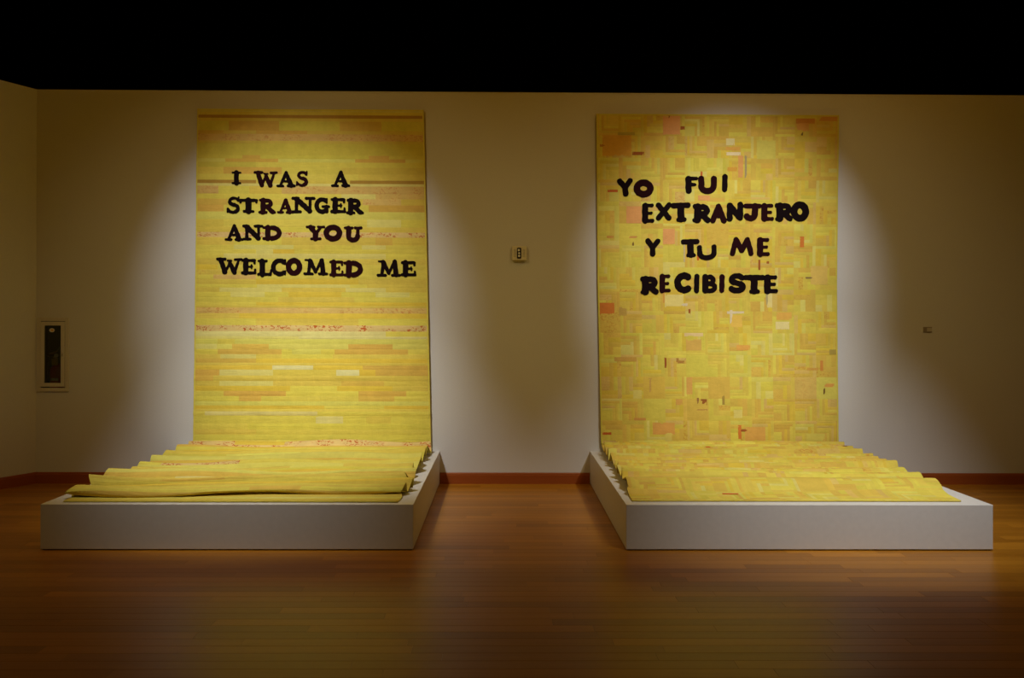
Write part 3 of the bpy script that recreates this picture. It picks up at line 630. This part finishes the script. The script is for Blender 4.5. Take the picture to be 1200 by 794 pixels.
# ------------------------------------------------------------------ sewn letters
# strokes in a unit box, y up: ('l', x0,y0,x1,y1,w0,w1) tapered bar, ('a', cx,cy,rx,ry,deg0,deg1,w) arc
def arc(cx, cy, rx, ry, a0, a1, w, w1=None, n=14):
    P_ = [(cx + rx * math.cos(R(a0 + (a1 - a0) * t / n)), cy + ry * math.sin(R(a0 + (a1 - a0) * t / n))) for t in range(n + 1)]
    w1 = w if w1 is None else w1
    return [(P_[i][0], P_[i][1], P_[i + 1][0], P_[i + 1][1], w + (w1 - w) * i / n, w + (w1 - w) * (i + 1) / n) for i in range(n)]
s_ = .075   # serif half thickness
def ln(*a): return [tuple(a) if len(a) == 6 else (*a, a[4])]
SER = {
 'I': ln(.5, .06, .5, .94, .2, .2) + ln(.12, .07, .88, .07, s_) + ln(.12, .93, .88, .93, s_),
 'W': ln(.17, .9, .33, .12, .12, .13) + ln(.33, .12, .52, .68, .07, .06) + ln(.52, .68, .69, .10, .10, .13) + ln(.69, .1, .86, .88, .08, .06) + ln(.05, .93, .34, .93, s_) + ln(.72, .9, .96, .92, s_ * .9) + ln(.44, .84, .58, .84, .05),
 'A': ln(.52, .93, .2, .12, .10, .06) + ln(.52, .9, .78, .1, .09, .14) + ln(.32, .36, .66, .36, .055) + ln(.04, .06, .34, .06, s_ * .9) + ln(.6, .06, .97, .06, s_ * .9),
 'S': arc(.52, .70, .27, .19, 20, 200, .10) + arc(.5, .74, .26, .22, 200, 285, .12) + arc(.46, .30, .32, .21, 80, -60, .13) + arc(.5, .32, .36, .24, 270, 205, .10) + ln(.80, .72, .82, .93, .06) + ln(.12, .1, .13, .3, .06),
 'T': ln(.5, .08, .5, .9, .17, .17) + ln(.07, .90, .93, .90, .085) + ln(.07, .74, .08, .9, .06) + ln(.92, .74, .92, .9, .06) + ln(.26, .06, .76, .06, s_),
 'R': ln(.26, .08, .26, .92, .14, .14) + ln(.1, .93, .5, .93, s_) + ln(.06, .06, .45, .06, s_) + arc(.48, .70, .24, .21, 90, -90, .11) + ln(.3, .92, .5, .92, .06) + ln(.3, .49, .5, .49, .06) + ln(.48, .46, .82, .1, .11, .13) + ln(.74, .06, .97, .06, s_ * .8),
 'N': ln(.2, .1, .2, .9, .09, .09) + ln(.2, .88, .78, .12, .14, .14) + ln(.8, .1, .8, .9, .07, .08) + ln(.04, .93, .28, .93, s_) + ln(.62, .93, .97, .93, s_) + ln(.04, .06, .38, .06, s_),
 'G': arc(.5, .5, .36, .39, 55, 320, .12) + ln(.80, .12, .80, .44, .10) + ln(.56, .44, .95, .44, s_) + ln(.80, .68, .80, .92, .055),
 'E': ln(.28, .08, .28, .92, .15, .15) + ln(.08, .92, .86, .92, .085) + ln(.06, .07, .9, .07, .085) + ln(.3, .5, .68, .5, .06) + ln(.86, .72, .86, .9, .06) + ln(.9, .08, .9, .3, .06) + ln(.66, .38, .66, .62, .045),
 'D': ln(.26, .08, .26, .92, .15, .15) + ln(.06, .92, .5, .92, s_) + ln(.06, .07, .5, .07, s_) + arc(.46, .5, .36, .41, 90, -90, .13),
 'Y': ln(.5, .08, .5, .5, .15, .15) + ln(.22, .9, .5, .46, .14, .12) + ln(.8, .9, .52, .46, .07, .09) + ln(.02, .93, .42, .93, s_) + ln(.64, .93, .97, .93, s_ * .9) + ln(.28, .06, .76, .06, s_),
 'O': arc(.5, .5, .34, .38, 0, 360, .145, n=28),
 'U': ln(.24, .38, .24, .9, .14, .14) + arc(.5, .38, .27, .30, 180, 360, .13) + ln(.77, .38, .78, .9, .09, .09) + ln(.04, .93, .44, .93, s_) + ln(.62, .93, .97, .93, s_),
 'L': ln(.3, .08, .3, .92, .16, .16) + ln(.06, .93, .58, .93, s_) + ln(.06, .08, .86, .08, .09) + ln(.86, .1, .92, .34, .07),
 'C': arc(.54, .5, .37, .39, 50, 310, .13) + ln(.84, .70, .85, .93, .06) + ln(.85, .08, .85, .28, .05),
 'M': ln(.2, .1, .26, .88, .08, .09) + ln(.26, .88, .5, .18, .12, .09) + ln(.5, .18, .74, .9, .06, .08) + ln(.76, .9, .82, .1, .12, .13) + ln(.06, .93, .3, .93, .05) + ln(.03, .06, .36, .06, s_) + ln(.66, .06, .98, .06, s_),
}
q = .15
RND = {
 'Y': ln(.18, .84, .5, .48, .15, .14) + ln(.84, .84, .5, .48, .14, .14) + ln(.5, .48, .5, .14, .15),
 'O': arc(.5, .5, .33, .34, 0, 360, .155, n=28),
 'F': ln(.26, .14, .24, .84, .2, .2) + ln(.24, .86, .86, .86, .12) + ln(.28, .5, .74, .5, .11),
 'U': ln(.2, .46, .19, .85, .14) + arc(.5, .46, .31, .31, 180, 360, .14) + ln(.81, .46, .82, .85, .14),
 'I': ln(.48, .13, .5, .87, .34, .34),
 'E': ln(.24, .14, .24, .86, .2, .2) + ln(.24, .88, .82, .88, .12) + ln(.26, .5, .74, .5, .105) + ln(.24, .13, .86, .13, .125),
 'X': ln(.17, .85, .83, .15, .14) + ln(.83, .85, .17, .15, .14),
 'T': ln(.13, .87, .87, .87, .115) + ln(.5, .14, .5, .84, .15, .15) + ln(.36, .1, .68, .1, .085),
 'R': ln(.24, .14, .24, .86, .16, .16) + ln(.08, .88, .5, .87, .11) + arc(.5, .67, .24, .2, 90, -90, .13) + ln(.3, .46, .5, .46, .09) + ln(.48, .42, .80, .13, .14, .13) + ln(.08, .1, .3, .1, .09),
 'A': ln(.5, .85, .2, .14, .13, .14) + ln(.5, .85, .82, .14, .13, .15) + ln(.3, .34, .7, .34, .08),
 'N': ln(.18, .14, .18, .84, .15) + ln(.2, .82, .8, .2, .15) + ln(.82, .2, .82, .88, .15),
 'J': ln(.1, .87, .9, .87, .11) + ln(.64, .36, .64, .86, .15) + arc(.38, .36, .26, .23, 0, -150, .14),
 'M': ln(.14, .14, .28, .84, .115) + ln(.28, .84, .5, .3, .12) + ln(.5, .3, .72, .84, .12) + ln(.72, .84, .86, .16, .12),
 'C': arc(.54, .5, .36, .36, 55, 305, .16),
 'B': ln(.22, .14, .22, .86, .17, .17) + arc(.46, .69, .24, .18, 90, -90, .13) + arc(.48, .31, .32, .19, 90, -90, .13) + ln(.2, .87, .46, .87, .11) + ln(.2, .5, .48, .5, .1) + ln(.2, .12, .5, .12, .12),
 'S': arc(.5, .68, .30, .19, 30, 230, .13) + ln(.33, .56, .68, .43, .13) + arc(.48, .31, .32, .19, 50, -150, .14),
}
def letter(cl, parent, ch, x0, x1, y0, y1, font, m, rotd=0, squash=1.0):
    X0, Zt = wp(x0, y0); X1, Zb = wp(x1, y1); W_, H_ = X1 - X0, Zt - Zb
    st = font[ch]; n = 44; asp = W_ / H_
    sc_r = 1.0 if asp > .62 else .8
    seg = []
    hh = H_
    for (a0, b0, a1, b1, w0, w1) in st:
        kw = 1.1 * hh * min(1, max(.72, asp * 1.02)) if font is SER else 1.17 * hh * min(1, max(.62, asp * 1.02))
        if ch == 'I' and font is RND: kw = W_ * 1.4
        seg.append((a0 * W_, b0 * hh, a1 * W_, b1 * hh, w0 * kw, w1 * kw))
    for ax_, ext in ((0, W_), (1, hh)):         # strokes swell past their centre lines: fit the whole glyph into its box
        lo = min(min(q_[ax_] - q_[4], q_[ax_ + 2] - q_[5]) for q_ in seg); hi = max(max(q_[ax_] + q_[4], q_[ax_ + 2] + q_[5]) for q_ in seg)
        wl = sum(q_[4] for q_ in seg) / len(seg); k_ = (ext - 2 * wl) / max(1e-4, hi - lo - 2 * wl)
        seg = [tuple((wl + (v - lo - wl) * k_) if i_ in (ax_, ax_ + 2) else v for i_, v in enumerate(q_)) for q_ in seg]
    pad = .012; cell = .0042
    nx = int((W_ + 2 * pad) / cell) + 1; nz = int((hh + 2 * pad) / cell) + 1
    gx = np.linspace(-pad, W_ + pad, nx); gz = np.linspace(-pad, hh + pad, nz); GX, GZ = np.meshgrid(gx, gz, indexing='ij')
    wob = .0016 * np.sin(GX * 95 + ord(ch) * 3 + x0) * np.cos(GZ * 80 + x1); PX, PZ_ = GX + wob, GZ + wob
    F = np.full(GX.shape, -9.0)
    for a0, b0, a1, b1, w0, w1 in seg:
        dx, dz = a1 - a0, b1 - b0; l2 = dx * dx + dz * dz + 1e-9
        t = np.clip(((PX - a0) * dx + (PZ_ - b0) * dz) / l2, 0, 1)
        dist = np.hypot(PX - a0 - t * dx, PZ_ - b0 - t * dz); F = np.maximum(F, (w0 + (w1 - w0) * t) - dist)
    # marching squares: filled cells
    pts = {}; plist = []; faces = []; edges = []
    def vid(key, x, z):
        if key not in pts: pts[key] = len(plist); plist.append((x, z))
        return pts[key]
    for i in range(nx - 1):
        for j in range(nz - 1):
            cs = [(i, j), (i + 1, j), (i + 1, j + 1), (i, j + 1)]; vals = [F[c] for c in cs]
            if max(vals) <= 0: continue
            poly = []
            for k in range(4):
                a, b = cs[k], cs[(k + 1) % 4]; fa, fb = vals[k], vals[(k + 1) % 4]
                if fa > 0: poly.append((vid(('v',) + a, gx[a[0]], gz[a[1]]), 0))
                if (fa > 0) != (fb > 0):
                    t = fa / (fa - fb); key = ('e',) + tuple(sorted((a, b)))
                    poly.append((vid(key, gx[a[0]] + (gx[b[0]] - gx[a[0]]) * t, gz[a[1]] + (gz[b[1]] - gz[a[1]]) * t), 1))
            if len(poly) >= 3:
                faces.append([p_[0] for p_ in poly])
                for k in range(len(poly)):
                    if poly[k][1] and poly[(k + 1) % len(poly)][1]: edges.append((poly[k][0], poly[(k + 1) % len(poly)][0]))
    P_ = np.array(plist); th = R(rotd); cx, cz = W_ / 2, hh / 2
    xx = (P_[:, 0] - cx) * math.cos(th) - (P_[:, 1] - cz) * math.sin(th) + cx + X0; zz = (P_[:, 0] - cx) * math.sin(th) + (P_[:, 1] - cz) * math.cos(th) + cz + Zb
    a = cl.eL(0 * zz, zz); b = cl.eR(0 * zz, zz); U = (xx - a) / (b - a); Sv = cl.ztop - zz
    p, nrm = cl.PN(U, Sv); top = p + nrm * .0145; bot = p + nrm * .0075; N = len(top)
    fs = [tuple(f) for f in faces] + [(b_, a_, N + a_, N + b_) for a_, b_ in edges]
    me = bpy.data.meshes.new('letter'); me.from_pydata(np.concatenate([top, bot]).tolist(), [], fs)
    o = link('letter', me, m, parent); pin(o)
K, D_ = m_letter, m_letter2
T1 = [('I', 271.7, 282.9, 199.7, 217.2, K), ('W', 297.5, 325.5, 200, 219.6, D_), ('A', 324, 346.5, 200.2, 219.8, K), ('S', 347, 361, 200, 218.6, D_), ('A', 388, 410.3, 199.8, 219.5, K),
      ('S', 265.8, 281.2, 230, 250.5, K), ('T', 280, 302.3, 231.2, 250.5, K), ('R', 302.7, 323.5, 231.6, 251.3, D_), ('A', 324.5, 344.5, 232.2, 250.8, D_), ('N', 341.5, 369.5, 230, 250, K), ('G', 368.5, 387, 231, 250.5, K), ('E', 387, 405.5, 230.8, 250.5, K), ('R', 405.3, 426.6, 231.6, 252, K),
      ('A', 263.3, 285.5, 262.5, 282.8, K), ('N', 284, 308.6, 262.6, 281.8, K), ('D', 307.6, 330, 263.4, 282.4, D_), ('Y', 358.3, 381, 263.4, 282.4, D_), ('O', 379.2, 401, 263, 283, D_), ('U', 403, 424.8, 264.4, 284, D_),
      ('W', 253.2, 284.5, 301.3, 321.8, K), ('E', 282.4, 300.8, 302, 322.4, K), ('L', 301.6, 319.4, 302.8, 324.4, K), ('C', 317.6, 335.4, 302.5, 323.6, K), ('O', 335, 354.2, 301.8, 323, D_), ('M', 355.4, 384.8, 302.4, 322.8, K), ('E', 385.8, 403, 304, 324.4, D_), ('D', 402.4, 425.3, 304.6, 325.4, D_), ('M', 441.4, 470, 304, 324.5, K), ('E', 469.5, 488, 304.6, 324.6, K)]
T2 = [('Y', 723, 742.5, 208.6, 230.4, K, 4), ('O', 742, 766.4, 210, 231.4, D_, 0), ('F', 802.6, 818.4, 206, 227, K, 0), ('U', 817.6, 840.4, 205.8, 227.4, D_, 0), ('I', 845.4, 853, 203.8, 225, K, 0),
      ('E', 752, 767.2, 237.6, 261.8, K, 0), ('X', 768, 787.4, 237, 258.4, K, 0), ('T', 785.4, 810, 237.2, 260.4, K, 2), ('R', 810.6, 833.4, 238.4, 261.4, K, -2), ('A', 831.6, 852.4, 238.6, 261.6, D_, 0), ('N', 851.2, 871.4, 236.2, 259.6, K, 0), ('J', 870.6, 893.2, 237.6, 259, D_, 0), ('E', 891.8, 907.6, 237.6, 259.6, D_, 0), ('R', 907.4, 929.6, 237, 259.8, K, 0), ('O', 926.4, 948.8, 235.6, 259.6, K, 0),
      ('Y', 755.6, 774.4, 279, 300.6, K, 0), ('T', 797.6, 820.6, 279.8, 301.8, K, 2), ('U', 816.4, 840.4, 286.6, 304.8, K, 3), ('M', 854.8, 883.6, 277.6, 300, D_, 0), ('E', 886.6, 902.6, 277.8, 300.8, D_, 0),
      ('R', 749.6, 772.4, 323, 345.6, K, 0), ('E', 772.4, 786.6, 320.6, 343.2, D_, 0), ('C', 789.6, 810.6, 318.8, 343.4, K, 0), ('I', 812.8, 820, 320.6, 343.4, K, 0), ('B', 822.4, 841, 320.8, 343.6, K, 0), ('I', 842.4, 849.6, 321, 342.8, D_, 0), ('S', 853.4, 874.4, 319.8, 343.6, K, 0), ('T', 870.6, 896.8, 321.6, 344.6, K, 0), ('E', 894.8, 912, 321.4, 344.4, K, 0)]
for c, x0, x1, y0, y1, m in T1: letter(Q1, quilt1, c, x0, x1, y0, y1, SER, m)
for c, x0, x1, y0, y1, m, rt in T2: letter(Q2, quilt2, c, x0 + .5, x1 - .5, y0, y1, RND, m, rt)

# ------------------------------------------------------------------ fire extinguisher cabinet, let into the wall
X = lambda px: at(px, 415, y=0)[0]
Z = lambda py: at(62, py, y=0)[2]
cabinet = empty('extinguisher_cabinet', ((hx0 + hx1) / 2, 0, hz0))
tag(cabinet, 'pale enamel fire extinguisher cabinet with narrow glass door, set into the wall by the corner', 'cabinet')
def cpin(o): return pin(o)
def frame(x0, x1, z0, z1, w, y0, y1, name, m, parent, bev=.002):
    bm = bmesh.new()
    add_box(bm, x0, x1, y0, y1, z1 - w, z1, bev); add_box(bm, x0, x1, y0, y1, z0, z0 + w, bev)
    add_box(bm, x0, x0 + w, y0, y1, z0 + w, z1 - w, bev); add_box(bm, x1 - w, x1, y0, y1, z0 + w, z1 - w, bev)
    return done(bm, name, m, parent)
fx0, fx1, fz0, fz1 = X(43.8), X(81.4), Z(458.4), Z(371.8)
dx0, dx1, dz0, dz1 = X(48.4), X(76.8), Z(453), Z(376.6)
gx0, gx1, gz0, gz1 = X(52.9), X(71.6), Z(448), Z(382)
pin(frame(fx0, fx1, fz0, fz1, dx0 - fx0 - .002, -.014, 0, 'frame', m_cabframe, cabinet))
bm = bmesh.new()
for a in ((hx0, hx0 + .004, .001, .165, hz0, hz1), (hx1 - .004, hx1, .001, .165, hz0, hz1), (hx0, hx1, .001, .165, hz0, hz0 + .004), (hx0, hx1, .001, .165, hz1 - .004, hz1), (hx0, hx1, .161, .165, hz0, hz1)): add_box(bm, *a)
pin(done(bm, 'tub', m_cabin, cabinet))
door = frame(dx0 + .001, dx1 - .001, dz0 + .001, dz1 - .001, gx0 - dx0, -.019, -.003, 'door', m_cabframe, cabinet); pin(door)
bm = bmesh.new(); add_box(bm, gx0 - .003, gx1 + .008, -.012, -.009, gz0 - .003, gz1 + .003); done(bm, 'glass_pane', m_glass, door)
bm = bmesh.new(); zc = Z(415); xh = X(74.2)
add_box(bm, xh - .007, xh + .010, -.026, -.019, zc - .018, zc + .014, .002); add_cyl(bm, (xh - .001, -.034, zc), .007, .006, .018, 'Y', 16)
done(bm, 'latch', m_chrome, door)
bm = bmesh.new(); c = (X(61.6), -.0125, Z(386.7)); bmesh.ops.create_circle(bm, cap_ends=True, segments=28, radius=.026, matrix=Matrix.Translation(c) @ Matrix.Rotation(R(90), 4, 'X') @ Matrix.Diagonal((1, .75, 1, 1)))
done(bm, 'round_sticker', m_paper, door)
bm = bmesh.new(); c = (X(61.9), -.0130, Z(386.7)); bmesh.ops.create_circle(bm, cap_ends=True, segments=28, radius=.013, matrix=Matrix.Translation(c) @ Matrix.Rotation(R(90), 4, 'X') @ Matrix.Diagonal((1, .8, 1, 1)))
done(bm, 'sticker_centre', m_yell, door)
# the extinguisher stands inside
ex, ey, ez = X(62.6), .072, hz0 + .004
ext = empty('fire_extinguisher', (ex, ey, ez)); tag(ext, 'red fire extinguisher with black hose and metal valve, standing behind the cabinet glass', 'fire extinguisher')
bm = bmesh.new(); add_lathe(bm, (ex, ey, ez), [(.052, 0), (.060, .004), (.062, .02), (.062, .185), (.058, .205), (.045, .225), (.022, .240), (.018, .25)])
pin(done(bm, 'cylinder_body', m_red, ext, True))
bm = bmesh.new()
def band(bm, r, z0, z1, a0, a1, n=12):
    vs = [[bm.verts.new((ex + r * math.cos(R(a0 + (a1 - a0) * i / n)), ey + r * math.sin(R(a0 + (a1 - a0) * i / n)), z)) for i in range(n + 1)] for z in (z0, z1)]
    for i in range(n): bm.faces.new((vs[0][i], vs[0][i + 1], vs[1][i + 1], vs[1][i]))
band(bm, .0626, ez + .085, ez + .110, 235, 305); pin(done(bm, 'white_label', m_paper, ext))
bm = bmesh.new(); add_cyl(bm, (ex, ey, ez + .275), .017, .015, .05); add_box(bm, ex - .014, ex + .014, ey - .02, ey + .02, ez + .295, ez + .325, .003); pin(done(bm, 'valve', m_chrome, ext))
bm = bmesh.new(); add_box(bm, ex - .028, ex + .030, ey - .050, ey - .048, ez + .235, ez + .300, .0008); pin(done(bm, 'inspection_tag', m_yell, ext))
bm = bmesh.new(); add_tube(bm, [(ex + .01, ey, ez + .30), (ex - .03, ey - .02, ez + .315), (ex - .075, ey - .03, ez + .325)], .008); pin(done(bm, 'handle', m_chrome, ext))
bm = bmesh.new(); add_tube(bm, [(ex + .035, ey - .01, ez + .415), (ex + .01, ey - .02, ez + .375), (ex - .03, ey - .025, ez + .35), (ex - .06, ey - .03, ez + .345)], .009); pin(done(bm, 'lever', m_chrome, ext))
bm = bmesh.new(); add_cyl(bm, (ex + .010, ey - .04, ez + .33), .018, .018, .014, 'Y', 20); pin(done(bm, 'gauge', m_paper, ext))
bm = bmesh.new(); add_tube(bm, [(ex - .01, ey - .01, ez + .32), (ex - .05, ey - .02, ez + .30), (ex - .070, ey - .03, ez + .25), (ex - .074, ey - .03, ez + .15), (ex - .072, ey - .03, ez + .05)], .010); pin(done(bm, 'hose', m_rubber, ext))

# ------------------------------------------------------------------ alarm strobe between the quilts
x0, z1 = at(600.2, 288.2, y=-.05)[[0, 2]]; x1, z0 = at(617.0, 304.6, y=-.05)[[0, 2]]
xm, zm = (x0 + x1) / 2, (z0 + z1) / 2
dev = empty('alarm_strobe', (xm, 0, zm)); tag(dev, 'small beige wall strobe alarm with clear lens, between the two quilts', 'alarm')
bm = bmesh.new(); add_box(bm, x0, x1, -.05, -.004, z0, z1, .005, 2); pin(done(bm, 'housing', m_device, dev))
bm = bmesh.new(); add_box(bm, x0 + .006, x1 - .006, -.006, 0, z0 - .006, z1 - .004, .001); pin(done(bm, 'back_plate', m_device, dev))
bm = bmesh.new(); add_box(bm, xm - .023, xm + .018, -.060, -.048, zm - .052, zm + .052, .008, 2); bz = done(bm, 'lens_bezel', m_blackpl, dev); pin(bz)
for k, dz in enumerate((.028, -.002, -.028)):
    bm = bmesh.new(); add_cyl(bm, (xm - .0025 + (.0 if k else -.003), -.064, zm + dz), .012 if k != 1 else .008, .009, .012, 'Y', 18); done(bm, 'lens', m_lens, bz)
bm = bmesh.new()
for sx in (-1, 1):
    for i in range(3):
        for j in range(7): add_box(bm, xm + sx * .044 + (i - 1) * .008 - .0018, xm + sx * .044 + (i - 1) * .008 + .0018, -.0515, -.0495, zm + (j - 3) * .011 - .002, zm + (j - 3) * .011 + .002)
o = done(bm, 'sounder_slots', m_blackpl, dev); pin(o); o['kind'] = 'stuff'

# ------------------------------------------------------------------ small wall label right of the Spanish quilt
x0, z1 = at(1082, 382.8, y=-.01)[[0, 2]]; x1, z0 = at(1092.4, 389.4, y=-.01)[[0, 2]]
lab = empty('wall_label', ((x0 + x1) / 2, 0, (z0 + z1) / 2)); tag(lab, 'tiny beige wall label right of the Spanish quilt', 'label')
bm = bmesh.new(); add_box(bm, x0, x1, -.008, 0, z0, z1, .001); pin(done(bm, 'card', m_tagp, lab))
bm = bmesh.new(); add_box(bm, x0 + .001, x1 - .001, -.0095, -.008, z1 - .008, z1 - .001); add_box(bm, x0 + .001, x1 - .001, -.0095, -.008, z0 + .001, z0 + .010); add_box(bm, x0 + .001, x0 + .036, -.0095, -.008, z0 + .010, z1 - .008)
pin(done(bm, 'card_edging', m_tagd, lab))
